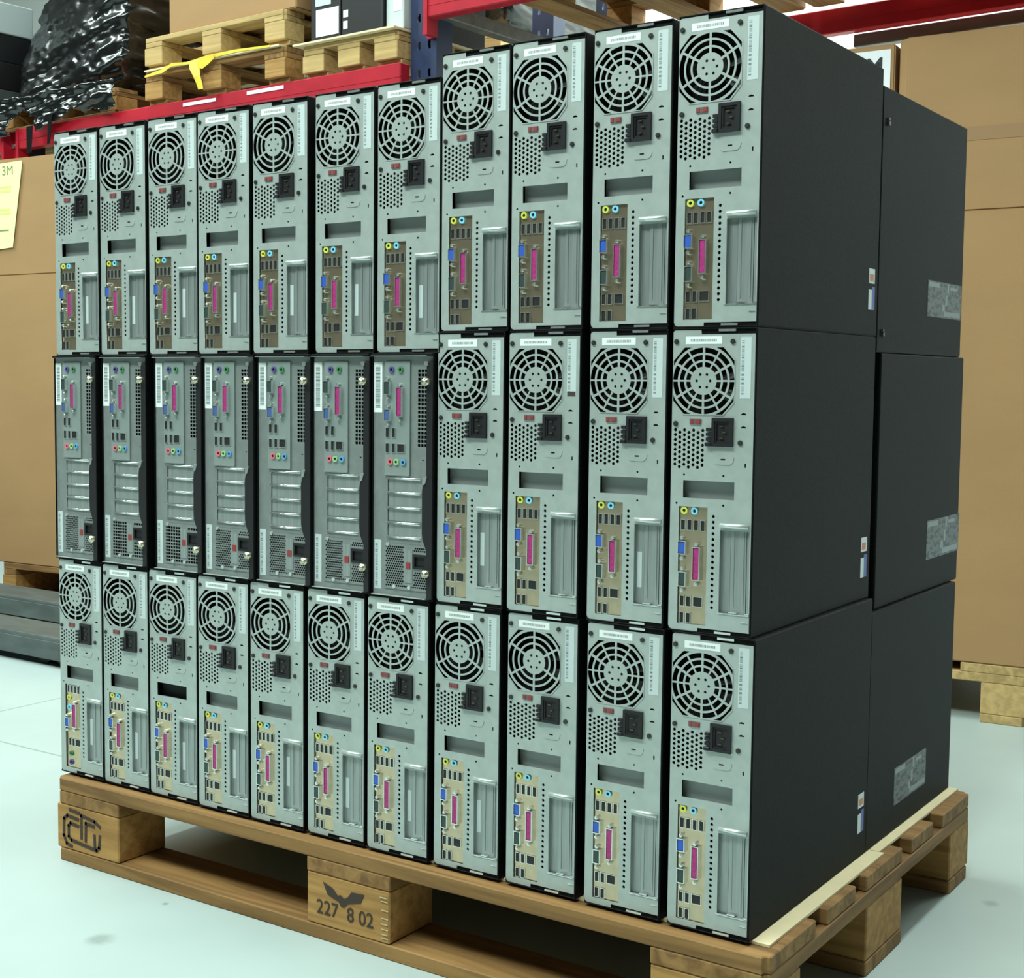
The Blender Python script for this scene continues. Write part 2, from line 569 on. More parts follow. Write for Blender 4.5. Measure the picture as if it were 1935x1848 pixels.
def panel_loops():
    lp = []
    lp.append([(3, 0), (34.5, 0), (34.5, -5), (99, -5), (99, -338.5), (36.7, -338.5), (36.7, -342.6), (4, -342.6), (1.2, -341.2), (0, -338), (0, -3), (1, -1)])
    # opening behind which the fan grille sits
    lp.append([(FX+x, FY+y) for x, y in ((-37.9, -24), (-25, -38.6), (25, -38.6), (37.9, -24), (37.9, 24), (25, 38.6), (-25, 38.6), (-37.9, 24))])
    for c in range(7):
        for r in range(8):
            lp.append(circ(4.6+5.63*c, -113-5.62*r-(2.81 if c % 2 else 0), 2.1, 6))
    lp.append(rect(15.5, 78, -190.3, -170.2))
    for k in range(17):
        lp.append(circ(53.6, -209.8-6.49*k, 1.85, 10))
    for x, y in ((16.3, -164), (64.6, -163.6), (7.7, -196.8), (65.1, -196.9)):
        lp.append(circ(x, y, 1.35, 10))
    for y in (-94, -108.6):
        lp.append([(84.0, y-0.9), (90.4, y-0.9), (90.0, y+0.6), (87.2, y+1.6), (84.4, y+0.6)])
    lp.append(rect(89.4, 91.2, -153.4, -148.6))
    lp.append(rect(61.8, 76, -146, -144.3)[0:0] or rect(61.0, 66.6, -146.0, -144.2))
    lp.append(rect(10.9, 46.3, -335.2, -200.2))
    lp.append(rect(62.0, 97.6, -318.4, -224.6))
    return [fc(l) for l in lp]


ME = {}
ME['panel'] = plate('back_panel', panel_loops(), 0.0010, mt['silver'], 0.0)
octo = [(FX+x, FY+y) for x, y in ((-37.9, -24), (-25, -38.6), (25, -38.6), (37.9, -24), (37.9, 24), (25, 38.6), (-25, 38.6), (-37.9, 24))]
for dn in (False, True):
    ME['grille', dn] = plate('fan_grille', [fc(octo)]+[fc(l) for l in grille_holes(dn)], 0.0012, mt['silver'], -0.0006)


def m_case():
    bm = bmesh.new()
    w, h, d = W*MM, H*MM, DEP*MM
    y0 = -0.0012
    bm_box(bm, w-0.0024, w, y0, d, 0.0012, h-0.0008, 0.0007, 1)      # right cover
    bm_box(bm, 0.0, 0.0006, y0+0.002, d, 0.0012, h-0.0008)           # left cover
    bm_box(bm, 0.0005, w-0.0006, y0, d, h-0.0016, h, 0.0006, 1)      # top
    bm_box(bm, 0.0005, w-0.0006, y0, d, 0.0, 0.0014, 0.0005, 1)      # bottom
    bm_box(bm, 0.0006, w-0.002, 0.046, d, 0.0014, h-0.0016)          # filled body
    # folded lips of the cover in the notches of the sheet
    bm_box(bm, 0.0358, w-0.003, 0.0012, 0.030, h-0.0068, h-0.0016)
    bm_box(bm, 0.0378, w-0.003, 0.0012, 0.030, 0.0014, 0.0056)
    return to_mesh(bm, 'case', [mt['black']])


ME['case'] = m_case()
g = lambda u, v: ((U0+u)*MM, (V0+v)*MM)


def m_boxes(name, items, m, y0, y1, bev=0.0):
    bm = bmesh.new()
    for a, b, c, d in items:
        x0, z0 = g(a, c)
        x1, z1 = g(b, d)
        bm_box(bm, x0, x1, y0, y1, min(z0, z1), max(z0, z1), bev, 1)
    return to_mesh(bm, name, [m])


ME['shade_backing'] = m_boxes('shade_backing', [(1, 98.5, -340.5, -1.5)], mt['dark_in'], 0.034, 0.0455)  # near-black slab: shade inside the case put into its colour
# fan behind the grille: shaped blades on a hub
bm = bmesh.new()
fx, fz = g(FX, FY)
bm_cyl(bm, (fx, 0.012, fz), 0.0155, 0.018, 'y', 24)
for k in range(7):
    a0 = 2*math.pi*k/7
    vs = []
    for t in range(5):
        aa = a0+0.62*t/4
        for r, tw in ((0.015, 0.0), (0.036, 0.12)):
            vs.append(bm.verts.new((fx+r*math.cos(aa+tw), 0.014+0.012*t/4, fz+r*math.sin(aa+tw))))
    for t in range(4):
        bm.faces.new((vs[2*t], vs[2*t+1], vs[2*t+3], vs[2*t+2]))
ME['fan'] = to_mesh(bm, 'fan', [mt['plastic']])
ME['bay'] = m_boxes('bay_cover', [(12, 82, -194, -166)], mt['bay'], 0.0105, 0.0115)
bm = bmesh.new()
for a, b, c, d in ((12, 82, -194.2, -192.6),):
    x0, z0 = g(a, c)
    x1, z1 = g(b, d)
    bm_box(bm, x0, x1, 0.0012, 0.0100, z0, z1)
ME['bay_shelf'] = to_mesh(bm, 'bay_shelf', [mt['bay']])
ME['bay_black'] = m_boxes('bay_cover', [(12, 82, -194, -166)], mt['dark_in'], 0.0145, 0.0155)
# expansion slot recess with two blanking covers and clamp lever
bm = bmesh.new()
for a, b, y in ((61.6, 73.0, 0.0052), (73.8, 92.4, 0.0040), (93.2, 98.4, 0.0040)):
    x0, z0 = g(a, -319)
    x1, z1 = g(b, -223.6)
    bm_box(bm, x0, x1, y, y+0.001, z0, z1)
for a, b in ((77, 78.2), (88.5, 89.7)):
    x0, z0 = g(a, -312)
    x1, z1 = g(b, -226)
    bm_box(bm, x0, x1, 0.0033, 0.0042, z0, z1)
for a, b, c, d in ((61.0, 61.8, -319, -223.6), (61.6, 98.4, -224.4, -223.6)):
    x0, z0 = g(a, c)
    x1, z1 = g(b, d)
    bm_box(bm, x0, x1, 0.0012, 0.0062, z0, z1)
ME['slot_cover'] = to_mesh(bm, 'slot_cover', [mt['slot']])
ME['slot_tab'] = m_boxes('slot_tab', [(74.5, 84, -317.6, -316.3), (94, 98.4, -317.9, -316.6), (60.8, 98.8, -319.4, -318.6), (90, 97.5, -327.2, -326.6)], mt['bright'], -0.0010, 0.0035)
bm = bmesh.new()
x0, z0 = g(62.4, -219.6)
bm_cyl(bm, (x0, -0.0005, z0), 0.0030, 0.0342, 'x', 16)
ME['lever'] = to_mesh(bm, 'clamp_lever', [mt['lever']], True)
# labels
ME['label'] = m_boxes('serial_label', [(15.4, 59.6, -15.9, -7.4)], mt['white'], -0.0002, 0.0)
ME['label_print'] = m_boxes('label_print', [(21.5, 53.5, -13.2, -10.2)], mt['barcode_h'], -0.0003, -0.0001)
ME['sticker'] = m_boxes('asset_sticker', [(82.1, 94.7, -76.6, -8.6)], mt['sticker'], -0.0002, 0.0)
ME['sticker_print'] = m_boxes('sticker_print', [(83.4, 86.6, -72.5, -12.5)], mt['barcode_v'], -0.0003, -0.0001)
# screws
bm = bmesh.new()
x, z = 0, 0
bm_cyl(bm, (0, -0.0014, 0), 0.0030, 0.0014, 'y', 8, 0.0030)
bm_cyl(bm, (0, -0.0020, 0), 0.0018, 0.0007, 'y', 12)
ME['screw'] = to_mesh(bm, 'screw', [mt['screw']])
SCREWS = ((4.2, -13.1), (72.8, -13.4), (83.9, -125.9), (5.0, -106.0))
# mains inlet
bm = bmesh.new()
def frame(bm, x0, x1, z0, z1, wd, y0, y1, mi=0):
    bm_box(bm, x0, x1, y0, y1, z0, z0+wd, 0, 1, mi)
    bm_box(bm, x0, x1, y0, y1, z1-wd, z1, 0, 1, mi)
    bm_box(bm, x0, x0+wd, y0, y1, z0+wd, z1-wd, 0, 1, mi)
    bm_box(bm, x1-wd, x1, y0, y1, z0+wd, z1-wd, 0, 1, mi)


x0, z0 = g(50.3, -130.6)
x1, z1 = g(75.6, -98.6)
frame(bm, x0, x1, z0, z1, 0.0036, -0.0034, 0.0)
frame(bm, x0+0.0036, x1-0.0036, z0+0.0036, z1-0.0036, 0.0022, -0.0022, 0.0)
bm_box(bm, x0+0.004, x1-0.004, -0.0008, 0.0, z0+0.004, z1-0.004)
bm_box(bm, x0-0.0074, x0, -0.0050, 0.0, z0, z0+0.0046, 0.0008, 1)
for k in range(3):
    bm_box(bm, x0-0.0066, x0-0.0008, -0.0032, 0.0, z0+0.0062+0.0054*k, z0+0.0098+0.0054*k)
ME['inlet'] = to_mesh(bm, 'power_inlet', [mt['plastic']])
bm = bmesh.new()
cx, cz = (x0+x1)/2, (z0+z1)/2
for dz in (-0.0068, 0.0068):
    bm_box(bm, cx-0.0032, cx+0.0010, -0.0026, -0.0006, cz+dz-0.0007, cz+dz+0.0007)
bm_box(bm, cx+0.0004, cx+0.0042, -0.0026, -0.0006, cz-0.0007, cz+0.0007)
ME['pin'] = to_mesh(bm, 'contact_pin', [mt['pin']])
bm = bmesh.new()
x0, z0 = g(22.6, -106.3)
x1, z1 = g(36.4, -100.3)
bm_box(bm, x0, x1, -0.0014, 0.0, z0, z1, 0, 1, 0)
bm_box(bm, x0+0.0085, x1-0.0008, -0.0019, -0.0012, z0+0.0008, z1-0.0008, 0, 1, 1)
bm_box(bm, x0+0.0015, x0+0.0042, -0.0019, -0.0012, z0+0.0008, z1-0.0008, 0, 1, 1)
ME['switch'] = to_mesh(bm, 'voltage_switch', [mt['red_dark'], mt['red']])
ME['knock'] = plate('connector_blank', [fc([(52.5, -141.4), (75.0, -141.4), (77.0, -143.2), (75.6, -148.2), (72, -151), (55, -151), (51.5, -148.2), (50.6, -143.2)]), fc(rect(61.0, 66.6, -146.0, -144.2))], 0.0006, mt['silver'], -0.0006)
ME['tab'] = m_boxes('latch_tab', [(56, 76.3, -2.1, 0.6)], mt['bright'], -0.0016, 0.0012)
ME['tab_low'] = m_boxes('latch_tab', [(58, 77.8, -342.4, -340.0)], mt['bright'], -0.0016, 0.0012)
ME['slot_label'] = m_boxes('slot_label', [(64.0, 70.0, -292, -250)], mt['sticker'], 0.0049, 0.0053)


# ports, all sitting on the shield sheet (front y = 0.0026)
YP = 0.0026


def hexnut(bm, x, z, y, r=0.0024, mi=0):
    bm_cyl(bm, (x, y-0.0042, z), r, 0.0042, 'y', 6, None, mi)
    bm_cyl(bm, (x, y-0.0056, z), r*0.6, 0.0016, 'y', 10, None, mi)


def m_dsub(w_, h_, inner, nuts, name, slant=0.0):
    """vertical D-shaped connector about its centre; nuts above and below"""
    bm = bmesh.new()
    w, h = w_*MM/2, h_*MM/2
    th = 0.0009
    frame(bm, -w-th, w+th, -h-th, h+th, th, YP-0.0052, YP)
    for z in nuts:
        hexnut(bm, -0.0003, z*MM, YP)
    n0 = len(bm.faces)
    bm_box(bm, -w, w, YP-0.0046, YP-0.0004, -h, h, 0.0010, 1, 1)
    return to_mesh(bm, name, [mt['bright'], inner])


ME['vga'] = m_dsub(8.2, 13.6, mt['blue'], (11.4, -12.6), 'video_port')
ME['serial'] = m_dsub(7.8, 15.4, mt['serial'], (12.2, -13.2), 'serial_port')
ME['lpt'] = m_dsub(7.4, 36.5, mt['magenta'], (22.0, -23.6), 'parallel_port')
ME['vga_dull'] = m_dsub(8.2, 13.6, mt['blue_dull'], (11.8, -12.0), 'video_port')


def m_port(name, w_, h_):
    bm = bmesh.new()
    w, h = w_*MM/2, h_*MM/2
    bm_box(bm, -w, w, YP-0.0006, YP+0.0002, -h, h, 0, 1, 1)
    frame(bm, -w-0.0005, w+0.0005, -h-0.0006, h+0.0006, 0.0006, YP-0.0014, YP)
    return to_mesh(bm, name, [mt['bright'], mt['usb']])


ME['usb'] = m_port('usb_port', 4.9, 11.4)
ME['lan'] = m_port('network_port', 10.8, 10.4)


def m_jack(col):
    bm = bmesh.new()
    n = 18
    ro, ri = 0.0042, 0.0020
    y0, y1 = YP-0.0020, YP
    rings = []
    for r, y in ((ro, y1), (ro, y0), (ri, y0), (ri, y1-0.0004)):
        rings.append([bm.verts.new((r*math.cos(2*math.pi*k/n), y, r*math.sin(2*math.pi*k/n))) for k in range(n)])
    for a, b in zip(rings, rings[1:]):
        for k in range(n):
            bm.faces.new((a[k], a[(k+1) % n], b[(k+1) % n], b[k]))
    f = bm.faces.new(rings[-1])
    f.material_index = 1
    return to_mesh(bm, 'audio_jack', [col, mt['usb']])


for k in ('yellow', 'cyan', 'pink', 'green', 'jblue', 'ps2g', 'ps2p'):
    ME['jack', k] = m_jack(mt[k])
ME['shield'] = m_boxes('connector_shield', [(10.0, 47.2, -336.0, -199.4)], mt['shield'], YP, YP+0.0006)
PORTS = [('audio_jack', ('jack', 'yellow'), 17.0, -204.9), ('audio_jack', ('jack', 'cyan'), 29.8, -205.0),
         ('usb_port', 'usb', 15.8, -221.4), ('usb_port', 'usb', 23.8, -221.4), ('usb_port', 'usb', 31.9, -221.4), ('usb_port', 'usb', 40.0, -221.4),
         ('video_port', 'vga', 16.0, -247.6), ('parallel_port', 'lpt', 34.0, -265.0), ('serial_port', 'serial', 16.9, -283.8),
         ('usb_port', 'usb', 16.0, -309.2), ('usb_port', 'usb', 24.0, -309.2), ('network_port', 'lan', 35.6, -309.0),
         ('usb_port', 'usb', 16.0, -328.4), ('usb_port', 'usb', 24.0, -328.4)]
PORTS_ALT = [('usb_port', 'usb', 17.5, -208.0), ('usb_port', 'usb', 25.5, -208.0), ('usb_port', 'usb', 33.5, -208.0), ('usb_port', 'usb', 41.0, -208.0),
             ('audio_jack', ('jack', 'yellow'), 18.5, -222.0), ('audio_jack', ('jack', 'cyan'), 18.5, -238.0),
             ('video_port', 'vga', 16.4, -262.0), ('parallel_port', 'lpt', 34.0, -250.0),
             ('usb_port', 'usb', 20.0, -294.0), ('usb_port', 'usb', 28.0, -294.0), ('network_port', 'lan', 39.0, -294.0),
             ('keyboard_port', ('jack', 'ps2g'), 22.0, -313.0), ('mouse_port', ('jack', 'ps2p'), 22.0, -327.0)]


def make_tower(x, y, z, label, group, dense=False, ports=PORTS, bay='bay', slot_label=False, front=True):
    t = thing('tower_computer', label, 'computer', (x, y, z), 0, group)
    obj('case', ME['case'], t)
    if not front:
        return t
    p = obj('back_panel', ME['panel'], t)
    for n, k in (('connector_blank', 'knock'), ('latch_tab', 'tab'), ('latch_tab', 'tab_low'), ('clamp_lever', 'lever')):
        obj(n, ME[k], p)
    obj('shade_backing', ME['shade_backing'], t)
    obj('fan_grille', ME['grille', dense], t)
    obj('fan', ME['fan'], t)
    b = obj('bay_cover', ME[bay], t)
    obj('bay_shelf', ME['bay_shelf'], b)
    s = obj('slot_cover', ME['slot_cover'], t)
    obj('slot_tab', ME['slot_tab'], s)
    if slot_label:
        obj('slot_label', ME['slot_label'], s, (0, 0, random.uniform(-0.008, 0.008)))
    l = obj('serial_label', ME['label'], t)
    obj('label_print', ME['label_print'], l)
    l = obj('asset_sticker', ME['sticker'], t)
    obj('sticker_print', ME['sticker_print'], l)
    for u, v in SCREWS:
        a, c = g(u, v)
        obj('screw', ME['screw'], t, (a, 0, c))
    i = obj('power_inlet', ME['inlet'], t)
    obj('contact_pin', ME['pin'], i)
    obj('voltage_switch', ME['switch'], t)
    sh = obj('connector_shield', ME['shield'], t)
    for n, k, u, v in ports:
        a, c = g(u, v)
        obj(n, ME[k], sh, (a, 0, c))
    return t


# ------------------------------------------------------------------ slimmer black computer, standing on its side
HB = 320.3
kv = lambda v: (v+3)*0.962


def bl(items):
    return [(a, b, kv(c), kv(d)) for a, b, c, d in items]


def m_boxes2(name, items, mats, y0, y1, bev=0.0):
    bm = bmesh.new()
    for it in items:
        a, b, c, d = it[:4]
        bm_box(bm, a*MM, b*MM, y0, y1, min(c, d)*MM, max(c, d)*MM, bev, 1, it[4] if len(it) > 4 else 0)
    return to_mesh(bm, name, mats if isinstance(mats, list) else [mats])


YB = 0.001      # steel back; bezel and lips stand proud of it
loops = [[(1.2, 1.5), (100.5, 1.5), (100.5, HB-3.2), (1.2, HB-3.2)]]
for c in range(3):
    for r in range(19):
        u, v = 73.6+5.3*c, 306.5-5.55*r
        loops.append(rect(u, u+4.1, kv(v)-1.9, kv(v)+1.9))
loops.append([(u, kv(v)) for u, v in ((80.8, 187.5), (84, 187.5), (84, 186), (80.8, 186))])
loops.append([(u, kv(v)) for u, v in rect(24.8, 80.5, 80.5, 160.0)])
loops.append([(u, kv(v)) for u, v in rect(22.4, 97.5, 9.0, 70.0)])
ME['b_panel'] = plate('back_panel', loops, 0.001, mt['silver_dull_shaded'], YB)
bm = bmesh.new()
h = HB*MM
w = W*MM
bm_box(bm, 0.0, 0.0012, -0.0015, 0.385, 0.0, h, 0.0005, 1)
bm_box(bm, w-0.0014, w, -0.005, 0.385, 0.0, h, 0.0005, 1)
bm_box(bm, 0.0012, w-0.0014, -0.006, 0.385, h-0.0030, h, 0.0008, 1)
bm_box(bm, 0.0012, w-0.0014, -0.004, 0.385, 0.0, 0.0016, 0.0006, 1)
bm_box(bm, 0.0012, w-0.0014, YB+0.03, 0.385, 0.0016, h-0.0032)
ME['b_case'] = to_mesh(bm, 'case', [mt['black']])
# bulging right-hand bezel
prof = [(91.6, 318.5), (w/MM-1.4, 320), (w/MM-1.4, 0.0), (92.8, 0.0), (92.4, 66), (89.1, 73), (86.2, 80), (85.2, 88), (85.2, 146), (86.6, 153), (90.8, 158), (91.6, 163)]
prof = [(u, min(max(kv(v), 1.8), HB-4.0)) for u, v in prof]
ME['b_bezel'] = plate('side_bezel', [prof], 0.0058, mt['plastic'], YB-0.0060)
ME['b_corner'] = plate('corner_clip', [[(87.6, kv(319)), (94, kv(319)), (94, kv(313)), (88.6, kv(314))]], 0.0012, mt['bright'], YB-0.0073)
ME['b_corner2'] = plate('corner_clip', [[(86.6, kv(165)), (93.6, kv(166)), (91, kv(156)), (87, kv(153))]], 0.0012, mt['bright'], YB-0.0073)
ME['b_edge'] = m_boxes2('top_edge', [(1.4, 92, HB-3.6, HB-3.0)], mt['silver'], -0.0070, -0.001)
ME['b_edge2'] = m_boxes2('bottom_edge', [(1.4, 90, 1.6, 2.4)], mt['silver'], -0.0046, 0.0005)
ME['b_io'] = m_boxes2('connector_shield', bl([(21.2, 62.0, 165.6, 319.4)]), mt['shield_grey'], YB-0.0022, YB-0.0002)
ME['b_ioedge'] = m_boxes2('shield_edge', bl([(20.5, 61.5, 164.2, 165.6)]), mt['bright'], YB-0.0030, YB-0.0002)
ME['b_lab'] = m_boxes2('serial_label', bl([(1.6, 15.3, 249.8, 318.0)]), mt['white'], YB-0.0003, YB)
ME['b_labp'] = m_boxes2('label_print', bl([(4.6, 12.0, 256, 312)]), mt['barcode_v'], YB-0.0005, YB-0.0002)
ME['b_lab2'] = m_boxes2('asset_sticker', bl([(3.4, 14.6, 6.4, 74.3)]), mt['sticker'], YB-0.0003, YB)
ME['b_lab2p'] = m_boxes2('sticker_print', bl([(5.0, 8.6, 10, 70)]), mt['barcode_v'], YB-0.0005, YB-0.0002)
bm = bmesh.new()
bm_box(bm, 0.0252, 0.0815, YB+0.0012, YB+0.0022, kv(1.2)*MM*0, (kv(18.6)-0.4)*MM)
for q in bm.verts:
    pass
ME['b_cover'] = to_mesh(bm, 'slot_cover', [mt['slot']])
bm = bmesh.new()
bm_cyl(bm, (0.0248, YB-0.0006, 0), 0.00165, 0.0545, 'x', 12)
ME['b_ridge'] = to_mesh(bm, 'slot_ridge', [mt['bright']], True)


def psu_plate(fine):
    lp = [[(21.0, kv(8.5)), (96.5, kv(8.5)), (96.5, kv(71)), (21.0, kv(71))]]
    # opening for the inlet
    lp.append([(u, kv(v)) for u, v in rect(68.2, 90.5, 38.8, 58.6)])
    p = 3.4 if fine else 5.2
    r = 1.5 if fine else 2.15
    nu, nv = int(72/p), int(58/p)
    for i in range(nu):
        for j in range(nv):
            u = 24+p*i+(p/2 if (fine and j % 2) else 0)
            v = 13.2+p*0.98*j
            if u > 94 or v > 68.5:
                continue
            if 53.2-r < u < 67.8+r and 16 < v < 67:
                continue
            if 66 < u and 36.5-r < v < 60.8+r:
                continue
            lp.append(circ(u, kv(v), r, 6) if fine else rect(u-r, u+r, kv(v)-r*0.8, kv(v)+r*0.8))
    return plate('power_supply', lp, 0.0008, mt['silver_dull_shaded'], YB-0.0012)


ME['b_psu', True] = psu_plate(True)
ME['b_psu', False] = psu_plate(False)
bm = bmesh.new()
x0, x1, z0, z1 = 0.0684, 0.0904, kv(39)*MM, kv(58.4)*MM
frame(bm, x0, x1, z0, z1, 0.003, YB-0.0030, YB+0.001)
bm_box(bm, x0+0.002, x1-0.002, YB, YB+0.002, z0+0.002, z1-0.002)
ME['b_inlet'] = to_mesh(bm, 'power_inlet', [mt['plastic']])
ME['b_strip'] = m_boxes2('rating_strip', bl([(54.2, 67.0, 18.7, 64.1)]), mt['slot'], YB-0.0018, YB-0.0010)
ME['b_switch'] = m_boxes2('voltage_switch', bl([(57.0, 63.8, 37.9, 46.9)]), mt['red'], YB-0.0026, YB-0.0010)
bm = bmesh.new()
bm_cyl(bm, (0, -0.0085, 0), 0.0050, 0.0085, 'y', 18, 0.0046)
bm_cyl(bm, (0, -0.0100, 0), 0.0046, 0.0016, 'y', 18, 0.0032)
ME['thumb'] = to_mesh(bm, 'thumbscrew', [mt['thumb']], True)
bm = bmesh.new()
bm_cyl(bm, (0, -0.0022, 0), 0.0026, 0.0024, 'y', 14, 0.0028)
ME['b_screw'] = to_mesh(bm, 'screw', [mt['bright']])
ME['b_shade_backing'] = m_boxes2('shade_backing', [(2, 100, 2, HB-4)], mt['dark_in'], YB+0.018, YB+0.0295)  # dark slab whose colour stands in for shade behind the openings
B_PORTS = [('mouse_port', ('jack', 'ps2p'), 32.8, 308), ('keyboard_port', ('jack', 'ps2g'), 47.4, 308),
           ('serial_port', 'serial', 27.4, 283.4), ('video_port', 'vga_dull', 28.2, 246.4), ('parallel_port', 'lpt', 47.6, 264.6),
           ('usb_port', 'usb', 26.4, 222.6), ('usb_port', 'usb', 36.5, 222.6), ('usb_port', 'usb', 26.4, 201.6), ('usb_port', 'usb', 36.5, 201.6),
           ('network_port', 'lan', 48.4, 201.8), ('audio_jack', ('jack', 'pink'), 31.1, 182.9), ('audio_jack', ('jack', 'green'), 41.1, 182.9), ('audio_jack', ('jack', 'jblue'), 52.3, 182.9)]


def make_slim(x, y, z, label, group, fine):
    t = thing('desktop_computer', label, 'computer', (x, y, z), 0, group)
    obj('case', ME['b_case'], t)
    p = obj('back_panel', ME['b_panel'], t)
    obj('panel_edge', ME['b_edge'], p)
    obj('panel_edge', ME['b_edge2'], p)
    obj('shade_backing', ME['b_shade_backing'], t)
    b = obj('side_bezel', ME['b_bezel'], t)
    obj('corner_clip', ME['b_corner'], b)
    obj('corner_clip', ME['b_corner2'], b)
    l = obj('serial_label', ME['b_lab'], t)
    obj('label_print', ME['b_labp'], l)
    l = obj('asset_sticker', ME['b_lab2'], t)
    obj('sticker_print', ME['b_lab2p'], l)
    sh = obj('connector_shield', ME['b_io'], t)
    obj('shield_edge', ME['b_ioedge'], sh)
    for n, k, u, v in B_PORTS:
        obj(n, ME[k], sh, (u*MM, YB-0.0022-YP, kv(v)*MM))
    for v in (81.0, 100.2, 120.4, 140.8):
        obj('slot_cover', ME['b_cover'], t, (0, 0, kv(v)*MM))
    for v in (79.6, 99.4, 120.0, 140.6, 160.4):
        obj('slot_ridge', ME['b_ridge'], p, (0, 0, kv(v)*MM))
    ps = obj('power_supply', ME['b_psu', fine], t)
    obj('power_inlet', ME['b_inlet'], ps)
    obj('rating_strip', ME['b_strip'], ps)
    obj('voltage_switch', ME['b_switch'], ps)
    for u, v in ((27, 69.5), (38, 12.2), (62.4, 12.6)):
        obj('screw', ME['b_screw'], ps, (u*MM, YB-0.0012, kv(v)*MM))
    for u, v in ((90.1, 291.9), (91.0, 34.5)):
        obj('thumbscrew', ME['thumb'], t, ((u+2.6)*MM, YB-0.0030, kv(v)*MM))
    return t


# ------------------------------------------------------------------ the stack
YS = 0.0206
Z3 = SHZ+0.0034
Z2 = Z3+H*MM+0.0003
Z2s = Z2
Z1 = Z2+H*MM+0.0003
Z1s = Z2+HB*MM+0.0003
ROW1 = [-0.0091, 0.0941, 0.2019, 0.3047, 0.4127, 0.5255, 0.6322, 0.7357, 0.8406, 0.9519, 1.0603]
ROW2 = [-0.0150, 0.0950, 0.2118, 0.3145, 0.4190, 0.5222, 0.6262, 0.7314, 0.8396, 0.9522, 1.0601]
ROW3 = [-0.0103, 0.0925, 0.1956, 0.3004, 0.4045, 0.5120, 0.6190, 0.7295, 0.8412, 0.9553, 1.0663]


def relax(xs):
    xs = [x-U0*MM for x in xs]
    for _ in range(60):
        for i in range(len(xs)-1):
            d = xs[i+1]-xs[i]
            if d < W*MM+0.0006:
                e = (W*MM+0.0006-d)/2
                xs[i] -= e
                xs[i+1] += e
    return xs


ORD = ['first', 'second', 'third', 'fourth', 'fifth', 'sixth', 'seventh', 'eighth', 'ninth', 'tenth', 'eleventh']


def where(i):
    if i == 0:
        return 'leftmost'
    if i == 10:
        return 'rightmost'
    return ORD[i]+' from the left'


DENSE1 = {0, 3, 5, 6, 7, 9}
DENSE3 = {0, 6, 9, 10}
side_towers = []
for i, x in enumerate(relax(ROW1)):
    t = make_tower(x, YS+0.0006*((i*7) % 4-1.5), Z1s if i < 7 else Z1, 'black tower computer with silver back, '+where(i)+' in the top row', 'tower computers in the top row', i in DENSE1, PORTS, 'bay', i < 7)
    if i == 10:
        side_towers.append(t)
for i, x in enumerate(relax(ROW2)):
    if i < 7:
        nm = where(i) if i < 6 else 'seventh from the left'
        det = 'square-hole power supply grid' if i in (1, 2) else 'fine power supply mesh'
        make_slim(x, YS+0.0006*((i*5) % 3-1), Z2, 'black slim computer with '+det+', '+nm+' in the middle row', 'slim black computers in the middle row', i not in (1, 2))
    else:
        t = make_tower(x, YS+0.0006*((i*3) % 4-1.5), Z2, 'black tower computer with silver back, '+where(i)+' in the middle row', 'tower computers in the middle row', True, PORTS, 'bay', i in (7, 9))
        if i == 8:
            obj('black_mark', m_boxes('black_mark', [(82.6, 94.0, -76.4, -71)], mt['ink'], -0.0004, -0.0001), t)
        if i == 10:
            side_towers.append(t)
for i, x in enumerate(relax(ROW3)):
    extra = {0: 'black tower computer with reordered sockets', 2: 'black tower computer with empty black drive opening'}.get(i, 'black tower computer with silver back')
    t = make_tower(x, YS+0.0006*((i*7) % 3-1), Z3, extra+', '+where(i)+' in the bottom row', 'tower computers in the bottom row', i in DENSE3, PORTS_ALT if i == 0 else PORTS, 'bay_black' if i == 2 else 'bay', i < 8)
    if i == 10:
        side_towers.append(t)

# stickers on the visible flank of the rightmost front towers
ME['cert'] = box_mesh('licence_sticker', W*MM, W*MM+0.0002, 0.354, 0.376, 0.064, 0.083, mt['white'])
ME['cert_mark'] = box_mesh('sticker_mark', W*MM+0.0001, W*MM+0.0004, 0.357, 0.371, 0.067, 0.076, mt['orange'])
ME['chip'] = box_mesh('processor_sticker', W*MM, W*MM+0.0002, 0.354, 0.366, 0.030, 0.056, mt['white'])
ME['chip_b'] = box_mesh('sticker_band', W*MM, W*MM+0.0002, 0.3662, 0.377, 0.030, 0.060, mt['labelblue'])
for t, dz in zip(side_towers, (0.004, 0.000, 0.004)):
    s = obj('licence_sticker', ME['cert'], t, (0, 0, dz))
    obj('sticker_mark', ME['cert_mark'], s)
    s = obj('processor_sticker', ME['chip'], t, (0, 0, dz))
    obj('sticker_band', ME['chip_b'], s)

# computers of the rear row that show their flank, seen edge-on at the right
HBK = 0.326
xr = relax(ROW1)[10]


def rear_case(hh, name):
    bm = bmesh.new()
    bm_box(bm, 0, W*MM, 0.0, 0.388, 0.0, hh, 0.0022, 2)
    return to_mesh(bm, name, [mt['black']])


def reg_label(parent, y0, y1, z0, z1, tilt):
    me = box_mesh('regulatory_label', -0.00005, 0.0003, -(y1-y0)/2, (y1-y0)/2, -(z1-z0)/2, (z1-z0)/2, mt['reg'])
    o = obj('regulatory_label', me, parent, (W*MM, (y0+y1)/2, (z0+z1)/2), (tilt, 0, 0))
    a, b = (y1-y0)/2, (z1-z0)/2
    for p, q, r, s_ in ((-0.95, -0.35, 0.66, 0.92), (0.12, 0.22, 0.45, 0.95), (0.02, 0.14, -0.30, 0.30), (-0.15, 0.0, -0.62, -0.25), (-0.05, 0.95, -0.90, -0.62), (0.30, 0.7, 0.62, 0.80)):
        obj('print_block', box_mesh('print_block', 0.0002, 0.00045, a*p, a*q, b*r, b*s_, mt['reg2']), o)


